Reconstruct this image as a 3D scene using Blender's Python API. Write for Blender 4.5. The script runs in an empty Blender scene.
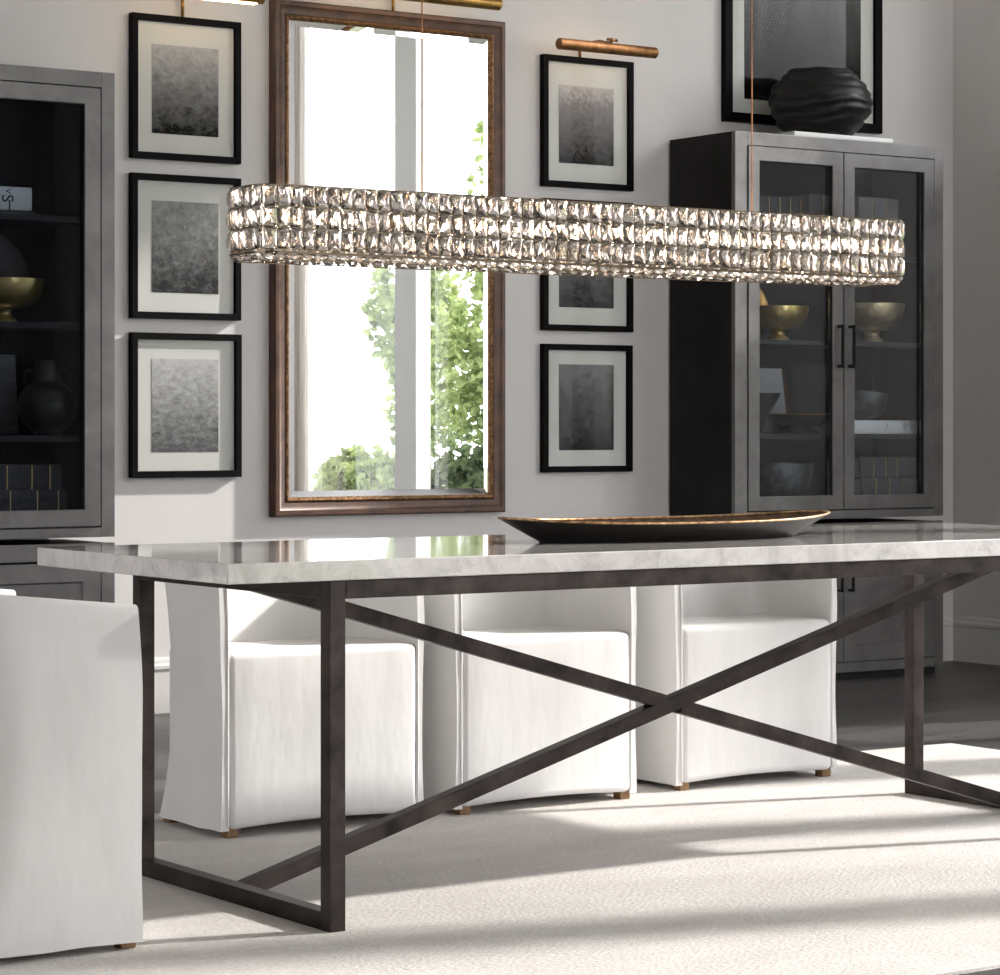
import bpy, bmesh, math, random
from mathutils import Vector, Matrix, noise
random.seed(7)
C = bpy.context.scene.collection
sc = bpy.context.scene
PI = math.pi

# ------------------------------------------------------------------ helpers
def new_obj(name, bm, mat=None, parent=None, loc=None, smooth=False, angle=None):
    me = bpy.data.meshes.new(name)
    bmesh.ops.recalc_face_normals(bm, faces=bm.faces[:])
    if smooth:
        for f in bm.faces: f.smooth = True
    if angle is not None:
        for f in bm.faces: f.smooth = True
        lim = math.radians(angle)
        for e in bm.edges:
            if len(e.link_faces) == 2 and e.calc_face_angle(0) > lim: e.smooth = False
    bm.to_mesh(me); bm.free()
    o = bpy.data.objects.new(name, me); C.objects.link(o)
    if mat:
        for m in (mat if isinstance(mat, (list, tuple)) else [mat]): me.materials.append(m)
    if parent: o.parent = parent
    if loc is not None: o.location = loc
    return o

def tag(o, label=None, cat=None, group=None, kind=None):
    if label: o['label'] = label
    if cat: o['category'] = cat
    if group: o['group'] = group
    if kind: o['kind'] = kind
    return o

def thing(name, label, cat, loc=(0, 0, 0), rz=0, group=None):
    o = bpy.data.objects.new(name, None); C.objects.link(o)
    o.location = loc; o.rotation_euler = (0, 0, rz)
    o.empty_display_size = .05
    return tag(o, label, cat, group)

def struct(name, bm, mat, parent=None, **k):
    o = new_obj(name, bm, mat, parent, **k)
    if not parent: o['kind'] = 'structure'
    return o

def copy_tree(o, parent=None):
    c = o.copy(); C.objects.link(c); c.parent = parent
    for ch in list(o.children): copy_tree(ch, c)
    return c

def box(bm, x0, x1, y0, y1, z0, z1, bev=0, seg=2, mi=0):
    m = Matrix.Translation(((x0+x1)/2, (y0+y1)/2, (z0+z1)/2)) @ Matrix.Diagonal((abs(x1-x0), abs(y1-y0), abs(z1-z0), 1))
    r = bmesh.ops.create_cube(bm, size=1, matrix=m)
    vs = r['verts']
    fs = set(f for v in vs for f in v.link_faces)
    for f in fs: f.material_index = mi
    if bev > 0:
        es = list(set(e for v in vs for e in v.link_edges))
        bmesh.ops.bevel(bm, geom=es, offset=bev, segments=seg, profile=.5, affect='EDGES', clamp_overlap=True)
    return bm

def bxo(name, mat, parent, *a, bev=0, seg=2, **k):
    bm = bmesh.new(); box(bm, *a, bev=bev, seg=seg)
    return new_obj(name, bm, mat, parent, **k)

def bar(bm, p, q, w, h, up=Vector((0, 0, 1)), bev=0):
    p, q = Vector(p), Vector(q); d = q-p; L = d.length; d.normalize()
    s = d.cross(up).normalized(); u = s.cross(d)
    m = Matrix((s, d, u)).transposed().to_4x4(); m.translation = (p+q)/2
    m = m @ Matrix.Diagonal((w, L, h, 1))
    r = bmesh.ops.create_cube(bm, size=1, matrix=m)
    if bev:
        es = list(set(e for v in r['verts'] for e in v.link_edges))
        bmesh.ops.bevel(bm, geom=es, offset=bev, segments=2, affect='EDGES')

def cyl(bm, p, q, r, r2=None, seg=20):
    p, q = Vector(p), Vector(q); d = q-p
    m = d.to_track_quat('Z', 'Y').to_matrix().to_4x4(); m.translation = (p+q)/2
    bmesh.ops.create_cone(bm, cap_ends=True, segments=seg, radius1=r, radius2=r if r2 is None else r2, depth=d.length, matrix=m)

def lathe(bm, prof, seg=48, c=(0, 0, 0), closed=False, jit=None):
    rings = []
    for i, (r, z) in enumerate(prof):
        ring = []
        for k in range(seg):
            a = 2*PI*k/seg
            rr, zz = (r, z) if jit is None else jit(r, z, a, i)
            ring.append(bm.verts.new((c[0]+rr*math.cos(a), c[1]+rr*math.sin(a), c[2]+zz)))
        rings.append(ring)
    n = len(rings)
    for i in range(n if closed else n-1):
        a, b = rings[i], rings[(i+1) % n]
        for k in range(seg):
            bm.faces.new((a[k], a[(k+1) % seg], b[(k+1) % seg], b[k]))
    if not closed:
        bm.faces.new(rings[0][::-1]); bm.faces.new(rings[-1])
    return bm

# ------------------------------------------------------------------ materials
def mat_base(name):
    m = bpy.data.materials.new(name); m.use_nodes = True
    nt = m.node_tree; b = nt.nodes['Principled BSDF']
    return m, nt, b

def N(nt, t, **k):
    n = nt.nodes.new(t)
    for a, v in k.items():
        if hasattr(n, a): setattr(n, a, v)
        else: n.inputs[a].default_value = v
    return n

def mapping(nt, scale=(1, 1, 1), coord='Object'):
    tc = N(nt, 'ShaderNodeTexCoord'); mp = N(nt, 'ShaderNodeMapping')
    mp.inputs['Scale'].default_value = scale
    nt.links.new(tc.outputs[coord], mp.inputs['Vector'])
    return mp.outputs['Vector']

def ramp(nt, fac, stops):
    r = N(nt, 'ShaderNodeValToRGB'); e = r.color_ramp.elements
    while len(e) < len(stops): e.new(.5)
    for i, (p, c) in enumerate(stops):
        e[i].position = p; e[i].color = (c[0], c[1], c[2], 1)
    nt.links.new(fac, r.inputs['Fac']); return r.outputs['Color']

def mottled(name, c1, c2, scale=(4, 4, 4), rough=.5, metal=0, detail=6, lo=.35, hi=.65, bump=0, bscale=200, rvar=0, spec=None, coord='Object', dist=0):
    m, nt, b = mat_base(name); L = nt.links
    v = mapping(nt, scale, coord)
    n = N(nt, 'ShaderNodeTexNoise', **{'Scale': 1.0, 'Detail': detail, 'Roughness': .65, 'Distortion': dist})
    L.new(v, n.inputs['Vector'])
    L.new(ramp(nt, n.outputs['Fac'], [(lo, c1), (hi, c2)]), b.inputs['Base Color'])
    b.inputs['Roughness'].default_value = rough; b.inputs['Metallic'].default_value = metal
    if spec is not None: b.inputs['Specular IOR Level'].default_value = spec
    if rvar:
        mr = N(nt, 'ShaderNodeMapRange'); mr.inputs['To Min'].default_value = rough-rvar; mr.inputs['To Max'].default_value = rough+rvar
        L.new(n.outputs['Fac'], mr.inputs['Value']); L.new(mr.outputs['Result'], b.inputs['Roughness'])
    if bump:
        n2 = N(nt, 'ShaderNodeTexNoise', **{'Scale': float(bscale), 'Detail': 4.0})
        L.new(mapping(nt, (1, 1, 1)), n2.inputs['Vector'])
        bp = N(nt, 'ShaderNodeBump', **{'Strength': float(bump), 'Distance': .004})
        L.new(n2.outputs['Fac'], bp.inputs['Height']); L.new(bp.outputs['Normal'], b.inputs['Normal'])
    return m

def plain(name, c, rough=.5, metal=0, emit=None, es=1.0):
    m, nt, b = mat_base(name)
    b.inputs['Base Color'].default_value = (*c, 1); b.inputs['Roughness'].default_value = rough; b.inputs['Metallic'].default_value = metal
    if emit: b.inputs['Emission Color'].default_value = (*emit, 1); b.inputs['Emission Strength'].default_value = es
    return m

def pane_mat(name, tint=(1, 1, 1), refl=1.0):
    """clear sheet glass: straight-through transparency plus a fresnel reflection"""
    m, nt, b = mat_base(name); nt.nodes.remove(b); L = nt.links
    out = nt.nodes['Material Output']
    t = N(nt, 'ShaderNodeBsdfTransparent'); t.inputs['Color'].default_value = (*tint, 1)
    g = N(nt, 'ShaderNodeBsdfGlossy'); g.inputs['Roughness'].default_value = .02
    fr = N(nt, 'ShaderNodeFresnel'); fr.inputs['IOR'].default_value = 1.45
    mu = N(nt, 'ShaderNodeMath', operation='MULTIPLY'); mu.inputs[1].default_value = refl
    mx = N(nt, 'ShaderNodeMixShader')
    L.new(fr.outputs[0], mu.inputs[0]); L.new(mu.outputs[0], mx.inputs[0])
    L.new(t.outputs[0], mx.inputs[1]); L.new(g.outputs[0], mx.inputs[2]); L.new(mx.outputs[0], out.inputs['Surface'])
    return m

M = {}
M['wall'] = mottled('wall_paint', (.66, .63, .615), (.70, .67, .655), (1.5, 1.5, 1.5), .75, bump=.06, bscale=120)
M['ceiling'] = plain('ceiling_paint', (.72, .70, .68), .8)
M['trim'] = mottled('trim_paint', (.66, .64, .61), (.69, .67, .64), (2, 2, 2), .55)
M['winframe'] = plain('window_white', (.8, .8, .79), .5)
M['rug'] = None

# dark planks
def plank_mat():
    m, nt, b = mat_base('dark_planks'); L = nt.links
    tc = N(nt, 'ShaderNodeTexCoord'); mp = N(nt, 'ShaderNodeMapping'); mp.inputs['Rotation'].default_value = (0, 0, math.radians(-9))
    L.new(tc.outputs['Object'], mp.inputs['Vector'])
    br = N(nt, 'ShaderNodeTexBrick'); br.offset = .37
    br.inputs['Scale'].default_value = 1; br.inputs['Brick Width'].default_value = 1.9; br.inputs['Row Height'].default_value = .2
    br.inputs['Mortar Size'].default_value = .003; br.inputs['Color1'].default_value = (.030, .027, .026, 1); br.inputs['Color2'].default_value = (.075, .070, .068, 1); br.inputs['Mortar'].default_value = (.008, .007, .007, 1)
    L.new(mp.outputs[0], br.inputs['Vector'])
    mp2 = N(nt, 'ShaderNodeMapping'); mp2.inputs['Scale'].default_value = (1.5, 22, 1)
    L.new(mp.outputs[0], mp2.inputs['Vector'])
    n = N(nt, 'ShaderNodeTexNoise', **{'Scale': 1.6, 'Detail': 8.0, 'Roughness': .7, 'Distortion': .6}); L.new(mp2.outputs[0], n.inputs['Vector'])
    mx = N(nt, 'ShaderNodeMixRGB', blend_type='MULTIPLY'); mx.inputs[0].default_value = 1
    L.new(br.outputs['Color'], mx.inputs[1]); L.new(ramp(nt, n.outputs['Fac'], [(.3, (.45, .45, .45)), (.62, (1.5, 1.5, 1.5))]), mx.inputs[2])
    n3 = N(nt, 'ShaderNodeTexNoise', **{'Scale': 3.2, 'Detail': 9.0, 'Roughness': .8}); L.new(mp2.outputs[0], n3.inputs['Vector'])
    sc_ = ramp(nt, n3.outputs['Fac'], [(.64, (0, 0, 0)), (.70, (.22, .22, .22))])
    ad = N(nt, 'ShaderNodeMixRGB', blend_type='ADD'); ad.inputs[0].default_value = 1
    L.new(mx.outputs[0], ad.inputs[1]); L.new(sc_, ad.inputs[2]); L.new(ad.outputs[0], b.inputs['Base Color'])
    mr = N(nt, 'ShaderNodeMapRange'); mr.inputs['To Min'].default_value = .28; mr.inputs['To Max'].default_value = .55
    L.new(n.outputs['Fac'], mr.inputs['Value']); L.new(mr.outputs[0], b.inputs['Roughness'])
    bp = N(nt, 'ShaderNodeBump', **{'Strength': .35, 'Distance': .004}); L.new(n.outputs['Fac'], bp.inputs['Height']); L.new(bp.outputs[0], b.inputs['Normal'])
    return m
M['floor'] = plank_mat()

def rug_mat():
    m, nt, b = mat_base('rug_wool'); L = nt.links
    n = N(nt, 'ShaderNodeTexNoise', **{'Scale': 3.0, 'Detail': 8.0, 'Roughness': .7}); L.new(mapping(nt, (1, 2.2, 1)), n.inputs['Vector'])
    n2 = N(nt, 'ShaderNodeTexNoise', **{'Scale': 150.0, 'Detail': 3.0}); L.new(mapping(nt, (.5, 1.4, 1)), n2.inputs['Vector'])
    c = ramp(nt, n.outputs['Fac'], [(.3, (.60, .565, .535)), (.7, (.69, .66, .635))])
    mx = N(nt, 'ShaderNodeMixRGB', blend_type='MULTIPLY'); mx.inputs[0].default_value = 1
    L.new(c, mx.inputs[1]); L.new(ramp(nt, n2.outputs['Fac'], [(.3, (.86, .86, .86)), (.65, (1.05, 1.05, 1.05))]), mx.inputs[2])
    L.new(mx.outputs[0], b.inputs['Base Color']); b.inputs['Roughness'].default_value = .95
    b.inputs['Specular IOR Level'].default_value = .1
    bp = N(nt, 'ShaderNodeBump', **{'Strength': .7, 'Distance': .006}); L.new(n2.outputs['Fac'], bp.inputs['Height']); L.new(bp.outputs[0], b.inputs['Normal'])
    return m
M['rug'] = rug_mat()

def marble_mat():
    m, nt, b = mat_base('carrara_marble'); L = nt.links
    v = mapping(nt, (1, 1, 1))
    n = N(nt, 'ShaderNodeTexNoise', **{'Scale': 9.0, 'Detail': 10.0, 'Roughness': .68, 'Distortion': 1.6}); L.new(v, n.inputs['Vector'])
    n2 = N(nt, 'ShaderNodeTexNoise', **{'Scale': 26.0, 'Detail': 8.0, 'Roughness': .7, 'Distortion': 1.2}); L.new(v, n2.inputs['Vector'])
    c = ramp(nt, n.outputs['Fac'], [(.34, (.52, .50, .49)), (.5, (.64, .615, .60)), (.62, (.70, .675, .66))])
    mx = N(nt, 'ShaderNodeMixRGB', blend_type='MULTIPLY'); mx.inputs[0].default_value = .8
    L.new(c, mx.inputs[1]); L.new(ramp(nt, n2.outputs['Fac'], [(.36, (.80, .80, .81)), (.46, (1, 1, 1))]), mx.inputs[2])
    L.new(mx.outputs[0], b.inputs['Base Color']); b.inputs['Roughness'].default_value = .07
    b.inputs['Coat Weight'].default_value = .5; b.inputs['Coat Roughness'].default_value = .04
    return m
M['marble'] = marble_mat()
M['steel'] = mottled('patinated_steel', (.014, .011, .010), (.075, .058, .052), (9, 9, 9), .42, .75, lo=.35, hi=.72, rvar=.12, bump=.05, bscale=60)
M['cab'] = mottled('weathered_zinc', (.105, .10, .098), (.19, .183, .18), (5, 5, 5), .40, .45, lo=.3, hi=.7, rvar=.1, bump=.05, bscale=90, dist=.5)
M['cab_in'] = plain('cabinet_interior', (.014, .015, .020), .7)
M['cab_in2'] = plain('cabinet_interior_lightened', (.038, .040, .048), .7)  # lighter copy of the lining, carrying the right glass's wall reflection as colour
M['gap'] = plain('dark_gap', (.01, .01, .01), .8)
M['linen'] = None
def linen_mat():
    m, nt, b = mat_base('linen_slipcover'); L = nt.links
    v = mapping(nt, (1, 1, 1))
    n = N(nt, 'ShaderNodeTexNoise', **{'Scale': 5.0, 'Detail': 6.0}); L.new(v, n.inputs['Vector'])
    L.new(ramp(nt, n.outputs['Fac'], [(.3, (.74, .73, .72)), (.7, (.79, .782, .772))]), b.inputs['Base Color'])
    b.inputs['Roughness'].default_value = .9; b.inputs['Specular IOR Level'].default_value = .15
    w = N(nt, 'ShaderNodeTexNoise', **{'Scale': 1.0, 'Detail': 3.0}); L.new(mapping(nt, (420, 420, 60)), w.inputs['Vector'])
    w2 = N(nt, 'ShaderNodeTexNoise', **{'Scale': 1.0, 'Detail': 3.0}); L.new(mapping(nt, (9, 9, 3.5)), w2.inputs['Vector'])
    bp = N(nt, 'ShaderNodeBump', **{'Strength': .12, 'Distance': .001}); L.new(w.outputs['Fac'], bp.inputs['Height'])
    bp2 = N(nt, 'ShaderNodeBump', **{'Strength': .22, 'Distance': .02}); L.new(w2.outputs['Fac'], bp2.inputs['Height']); L.new(bp.outputs[0], bp2.inputs['Normal'])
    L.new(bp2.outputs[0], b.inputs['Normal'])
    return m
M['linen'] = linen_mat()
M['oak'] = mottled('chair_foot_wood', (.16, .085, .035), (.28, .15, .06), (30, 30, 6), .5)
M['black'] = mottled('black_frame', (.002, .002, .0025), (.004, .0035, .004), (20, 20, 20), .5, spec=.06)
M['matboard'] = plain('mat_board', (.60, .60, .565), .8)
M['matboard'].node_tree.nodes['Principled BSDF'].inputs['Specular IOR Level'].default_value = .05
M['glass'] = pane_mat('picture_glass', refl=.07)
M['cabglass'] = pane_mat('cabinet_glass', (.93, .95, .97), refl=.7)
M['cabglass_dark'] = pane_mat('cabinet_glass_left', (.75, .78, .82), refl=.3)
M['winglass'] = pane_mat('window_glass', (1, 1, 1), refl=.08)
M['mirror'] = plain('mirror_silver', (.95, .96, .95), .0, 1)
M['walnut'] = mottled('antique_frame_wood', (.035, .014, .007), (.125, .054, .026), (14, 14, 14), .38, .12, lo=.3, hi=.72, rvar=.1, bump=.08, bscale=50)
M['gilt'] = mottled('worn_gilt', (.12, .055, .025), (.36, .20, .09), (60, 60, 60), .4, .7, lo=.4, hi=.65, bump=.2, bscale=180)
M['brass'] = mottled('aged_brass', (.28, .15, .045), (.48, .29, .09), (18, 18, 18), .33, .9, lo=.35, hi=.65, rvar=.08)
M['bronze_lamp'] = mottled('bronze_brass', (.18, .075, .028), (.36, .17, .065), (26, 26, 26), .42, .8, lo=.35, hi=.65)
M['bowl_brass'] = mottled('hammered_brass', (.55, .44, .26), (.75, .62, .40), (25, 25, 25), .35, .8, lo=.35, hi=.65, bump=.5, bscale=60)
M['bowl_brass_bright'] = mottled('bright_brass', (.55, .40, .14), (.75, .58, .25), (25, 25, 25), .28, .85, lo=.35, hi=.65)
M['bowl_grey'] = mottled('grey_metal_bowl', (.06, .065, .068), (.15, .155, .16), (40, 40, 40), .4, .5, bump=.8, bscale=70)
M['dark_wood_bowl'] = mottled('dark_bowl', (.02, .02, .02), (.05, .048, .045), (20, 20, 20), .5)
M['urn'] = mottled('urn_bronze', (.035, .035, .03), (.075, .072, .06), (12, 12, 12), .4, .4)
M['tray_out'] = mottled('tray_outside', (.008, .006, .005), (.02, .015, .013), (20, 20, 20), .4, .3)
M['tray_in'] = mottled('tray_inside', (.05, .028, .018), (.13, .075, .045), (40, 40, 40), .45, .4, lo=.4, hi=.6)
M['tray_rim'] = mottled('tray_rim_gilt', (.22, .11, .05), (.55, .36, .19), (60, 60, 60), .35, .7, lo=.4, hi=.6)
M['clay'] = mottled('black_clay', (.003, .003, .0035), (.010, .0095, .0095), (6, 6, 40), .42, spec=.3, bump=.6, bscale=30)
M['paper'] = plain('white_paper', (.9, .9, .89), .7)
M['paper_grey'] = plain('grey_paper', (.45, .45, .45), .8)
M['book_dark'] = mottled('charcoal_cloth', (.045, .045, .05), (.07, .07, .075), (60, 60, 60), .7)
M['book_grey'] = mottled('grey_cloth', (.15, .15, .15), (.20, .20, .20), (60, 60, 60), .7)
M['gold'] = plain('gold_foil', (.70, .48, .20), .35, .8)
M['ink'] = plain('ink', (.03, .03, .03), .7)
M['nickel'] = plain('champagne_metal', (.30, .25, .19), .25, 1)
M['lattice'] = plain('antique_metal_lattice', (.13, .10, .07), .35, 1)
M['bulb'] = plain('bulb_glow', (1, .9, .75), .3, emit=(1, .80, .56), es=75)
M['lampglow'] = plain('lamp_tube_glow', (1, .9, .75), .3, emit=(1, .72, .42), es=10)
M['candle'] = plain('candle_sleeve', (.8, .75, .65), .4)
M['handle'] = plain('handle_black', (.02, .02, .02), .3, .6)
M['curtain'] = None
def sheer(name, tr=.25):
    m, nt, b = mat_base(name); L = nt.links; nt.nodes.remove(b)
    out = nt.nodes['Material Output']
    n = N(nt, 'ShaderNodeTexNoise', **{'Scale': 1.0, 'Detail': 4.0}); L.new(mapping(nt, (60, 60, 3)), n.inputs['Vector'])
    c = ramp(nt, n.outputs['Fac'], [(.3, (.50, .46, .44)), (.7, (.66, .62, .60))])
    d = N(nt, 'ShaderNodeBsdfDiffuse'); t = N(nt, 'ShaderNodeBsdfTranslucent'); x = N(nt, 'ShaderNodeBsdfTransparent')
    a = N(nt, 'ShaderNodeMixShader'); a.inputs[0].default_value = .2; e = N(nt, 'ShaderNodeMixShader'); e.inputs[0].default_value = tr
    L.new(c, d.inputs[0]); L.new(c, t.inputs[0]); L.new(d.outputs[0], a.inputs[1]); L.new(t.outputs[0], a.inputs[2]); L.new(a.outputs[0], e.inputs[1]); L.new(x.outputs[0], e.inputs[2]); L.new(e.outputs[0], out.inputs['Surface'])
    return m
M['curtain'] = sheer('sheer_linen')
M['voile'] = sheer('white_voile', .8)
M['drape'] = mottled('curtain_linen', (.50, .46, .44), (.62, .58, .56), (30, 30, 2), .9)
M['grass'] = mottled('lawn_grass', (.10, .13, .06), (.18, .21, .10), (1, 1, 1), .9)
M['bark'] = mottled('tree_bark', (.10, .07, .06), (.2, .16, .14), (5, 5, 5), .9)

def leaf_mat(name, c1, c2):
    m, nt, b = mat_base(name); L = nt.links; nt.nodes.remove(b)
    out = nt.nodes['Material Output']
    n = N(nt, 'ShaderNodeTexNoise', **{'Scale': 9.0, 'Detail': 3.0}); L.new(mapping(nt, (1, 1, 1)), n.inputs['Vector'])
    c = ramp(nt, n.outputs['Fac'], [(.38, c1), (.62, c2)])
    d = N(nt, 'ShaderNodeBsdfDiffuse'); t = N(nt, 'ShaderNodeBsdfTranslucent'); mx = N(nt, 'ShaderNodeMixShader'); mx.inputs[0].default_value = .55
    L.new(c, d.inputs[0]); L.new(c, t.inputs[0]); L.new(d.outputs[0], mx.inputs[1]); L.new(t.outputs[0], mx.inputs[2]); L.new(mx.outputs[0], out.inputs['Surface'])
    return m
M['leaf_a'] = leaf_mat('leaf_fresh', (.13, .18, .06), (.36, .42, .19))
M['leaf_b'] = leaf_mat('leaf_deep', (.035, .055, .025), (.14, .18, .09))

def crystal_mat():
    m, nt, b = mat_base('cut_crystal'); L = nt.links; nt.nodes.remove(b)
    out = nt.nodes['Material Output']
    g = N(nt, 'ShaderNodeBsdfGlass'); g.inputs['IOR'].default_value = 1.58; g.inputs['Roughness'].default_value = 0; g.inputs['Color'].default_value = (1, .98, .96, 1)
    print('GLASS', [i.name for i in g.inputs])
    if 'Thin Film Thickness' in g.inputs: g.inputs['Thin Film Thickness'].default_value = 380; g.inputs['Thin Film IOR'].default_value = 1.9
    s = N(nt, 'ShaderNodeBsdfGlossy'); s.inputs['Roughness'].default_value = .03; s.inputs['Color'].default_value = (1, .94, .90, 1)
    mx = N(nt, 'ShaderNodeMixShader'); mx.inputs[0].default_value = .24
    L.new(g.outputs[0], mx.inputs[1]); L.new(s.outputs[0], mx.inputs[2]); L.new(mx.outputs[0], out.inputs['Surface'])
    return m
M['crystal'] = crystal_mat()

def art_mat(name, top, bot, seed, fade=0.0, contrast=.3, sc=(3, 3, 3), grad=.5, fine=2.6):
    """black-and-white misty landscape print: vertical gradient with cloudy noise"""
    m, nt, b = mat_base(name); L = nt.links
    tc = N(nt, 'ShaderNodeTexCoord'); sx = N(nt, 'ShaderNodeSeparateXYZ'); L.new(tc.outputs['Generated'], sx.inputs[0])
    mp = N(nt, 'ShaderNodeMapping'); mp.inputs['Scale'].default_value = tuple(q*fine for q in sc); mp.inputs['Location'].default_value = (seed*3.1, seed*1.7, seed)
    L.new(tc.outputs['Generated'], mp.inputs[0])
    n = N(nt, 'ShaderNodeTexNoise', **{'Scale': 1.6, 'Detail': 12.0, 'Roughness': .72, 'Distortion': .5}); L.new(mp.outputs[0], n.inputs['Vector'])
    a = N(nt, 'ShaderNodeMath', operation='SUBTRACT'); L.new(n.outputs['Fac'], a.inputs[0]); a.inputs[1].default_value = .5
    k = N(nt, 'ShaderNodeMath', operation='MULTIPLY'); L.new(a.outputs[0], k.inputs[0]); k.inputs[1].default_value = contrast*6
    s = N(nt, 'ShaderNodeMath', operation='ADD'); L.new(sx.outputs['Z'], s.inputs[0]); L.new(k.outputs[0], s.inputs[1])
    c = ramp(nt, s.outputs[0], [(0, bot), (grad, tuple((x*.45+y*.55) for x, y in zip(top, bot))), (1, top)])
    L.new(c, b.inputs['Base Color']); b.inputs['Roughness'].default_value = .8; b.inputs['Specular IOR Level'].default_value = .05
    return m

# ------------------------------------------------------------------ dimensions
YW = 8.689          # back wall
XR = 8.338          # right wall
XL, YF, ZC = -1.6, -1.8, 4.65
TK = .15
# ------------------------------------------------------------------ room shell
bm = bmesh.new(); box(bm, XL-TK, XR+TK, YF, YW+TK, -.1, 0); struct('floor', bm, M['floor'])
bm = bmesh.new(); box(bm, XL-TK, XR+TK, YF, YW+TK, ZC, ZC+.1); struct('ceiling', bm, M['ceiling'])
bm = bmesh.new(); box(bm, XL-TK, XR+TK, YW, YW+TK, 0, ZC); struct('wall_back', bm, M['wall'])
bm = bmesh.new(); box(bm, XL-TK, XL, YF, 5.25, 0, ZC); box(bm, XL-TK, XL, 6.95, YW, 0, ZC); box(bm, XL-TK, XL, 5.25, 6.95, 0, .3); box(bm, XL-TK, XL, 5.25, 6.95, 2.4, ZC); struct('wall_left', bm, M['wall'])
bm = bmesh.new(); box(bm, XL-TK, 4.3, YF-TK, YF, 0, ZC); box(bm, 7.0, XR+TK, YF-TK, YF, 0, ZC); box(bm, 4.3, 7.0, YF-TK, YF, 3.9, ZC); struct('unseen_wall_front', bm, M['wall'])  # unseen front wall, its opening sized to control sky fill on the chairs
# right wall with three window openings, the last two unseen and added for their sunlight: (y0, y1, z0, z1)
wins = [(2.0, 4.97, .12, 4.40), (5.22, 6.40, .12, 4.1), (6.98, 7.97, 2.20, 4.05)]
bm = bmesh.new(); y = YF
for (a, b_, z0, z1) in wins:
    box(bm, XR, XR+TK, y, a, 0, ZC)
    box(bm, XR, XR+TK, a, b_, 0, z0); box(bm, XR, XR+TK, a, b_, z1, ZC); y = b_
box(bm, XR, XR+TK, y, YW, 0, ZC)
struct('wall_right', bm, M['wall'])
mull = [[(4.0, 4.23)], [(5.78, 5.84)], []]
for i, (a, b_, z0, z1) in enumerate(wins):
    bm = bmesh.new(); x0, x1 = XR+.02, XR+.09; t = .05
    box(bm, x0, x1, a, a+t, z0, z1); box(bm, x0, x1, b_-t, b_, z0, z1)
    box(bm, x0, x1, a+t, b_-t, z0, z0+t); box(bm, x0, x1, a+t, b_-t, z1-t, z1)
    for (p, q) in mull[i]: box(bm, x0-.03, x1, p, q, z0+t, z1-t)
    w = struct('window_%d' % (i+1), bm, M['winframe'])  # window_2 and window_3 are unseen, added for sunlight
    bm = bmesh.new(); box(bm, XR+.05, XR+.056, a+t, b_-t, z0+t, z1-t)
    new_obj('window_pane', bm, M['winglass'], w)

bm = bmesh.new(); xa, xb = XL-.09, XL-.02
box(bm, xa, xb, 5.25, 5.30, .3, 2.4); box(bm, xa, xb, 6.90, 6.95, .3, 2.4); box(bm, xa, xb, 5.30, 6.90, .3, .35); box(bm, xa, xb, 5.30, 6.90, 2.35, 2.4); box(bm, xa, xb, 6.08, 6.12, .35, 2.35)
w = struct('window_4', bm, M['winframe'])  # unseen window, added as fill for the shaded chair sides
bm = bmesh.new(); box(bm, XL-.058, XL-.052, 5.30, 6.90, .35, 2.35); new_obj('window_pane', bm, M['winglass'], w)  # pane of the added left window

def baseboard(name, pts):
    """pts: two plan points; the room is on the left of the direction p->q"""
    p, q = Vector(pts[0]), Vector(pts[1]); d = (q-p).normalized(); nrm = Vector((-d.y, d.x))
    prof = [(0, 0), (.016, 0), (.016, .155), (.022, .16), (.022, .172), (.012, .178), (.010, .192), (.004, .2), (0, .2)]
    bm = bmesh.new(); r = []
    for s in (p, q): r.append([bm.verts.new((s.x+nrm.x*o, s.y+nrm.y*o, z)) for o, z in prof])
    for k in range(len(prof)-1): bm.faces.new((r[0][k], r[0][k+1], r[1][k+1], r[1][k]))
    bm.faces.new(r[0]); bm.faces.new(r[1][::-1])
    struct(name, bm, M['trim'])
baseboard('baseboard_back', ((XR, YW), (XL, YW)))
baseboard('baseboard_right', ((XR, YF), (XR, YW)))
baseboard('baseboard_left', ((XL, YW), (XL, YF)))

# ------------------------------------------------------------------ rug
bm = bmesh.new()
cs = [(-.6, 3.69), (6.06, 3.69), (6.10, 6.37), (-.6, 6.42)]
nx, ny = 90, 40; g = []
for j in range(ny+1):
    row = []
    for i in range(nx+1):
        u, v = i/nx, j/ny
        x = (cs[0][0]*(1-u)+cs[1][0]*u)*(1-v)+(cs[3][0]*(1-u)+cs[2][0]*u)*v
        y = (cs[0][1]*(1-u)+cs[1][1]*u)*(1-v)+(cs[3][1]*(1-u)+cs[2][1]*u)*v
        e = min(i, nx-i, j, ny-j)
        if e == 0: x += .004*noise.noise((x*9, y*9, 0)); y += .004*noise.noise((x*9, y*9, 5))
        row.append(bm.verts.new((x, y, .012 if e else .007)))
    g.append(row)
for j in range(ny):
    for i in range(nx): bm.faces.new((g[j][i], g[j][i+1], g[j+1][i+1], g[j+1][i]))
ext = bmesh.ops.extrude_face_region(bm, geom=bm.faces[:])
for v in [v for v in ext['geom'] if isinstance(v, bmesh.types.BMVert)]: v.co.z = 0.0005
tag(new_obj('rug', bm, M['rug'], smooth=False), 'large cream wool rug under the marble dining table', 'rug')
RZ = .012

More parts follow.
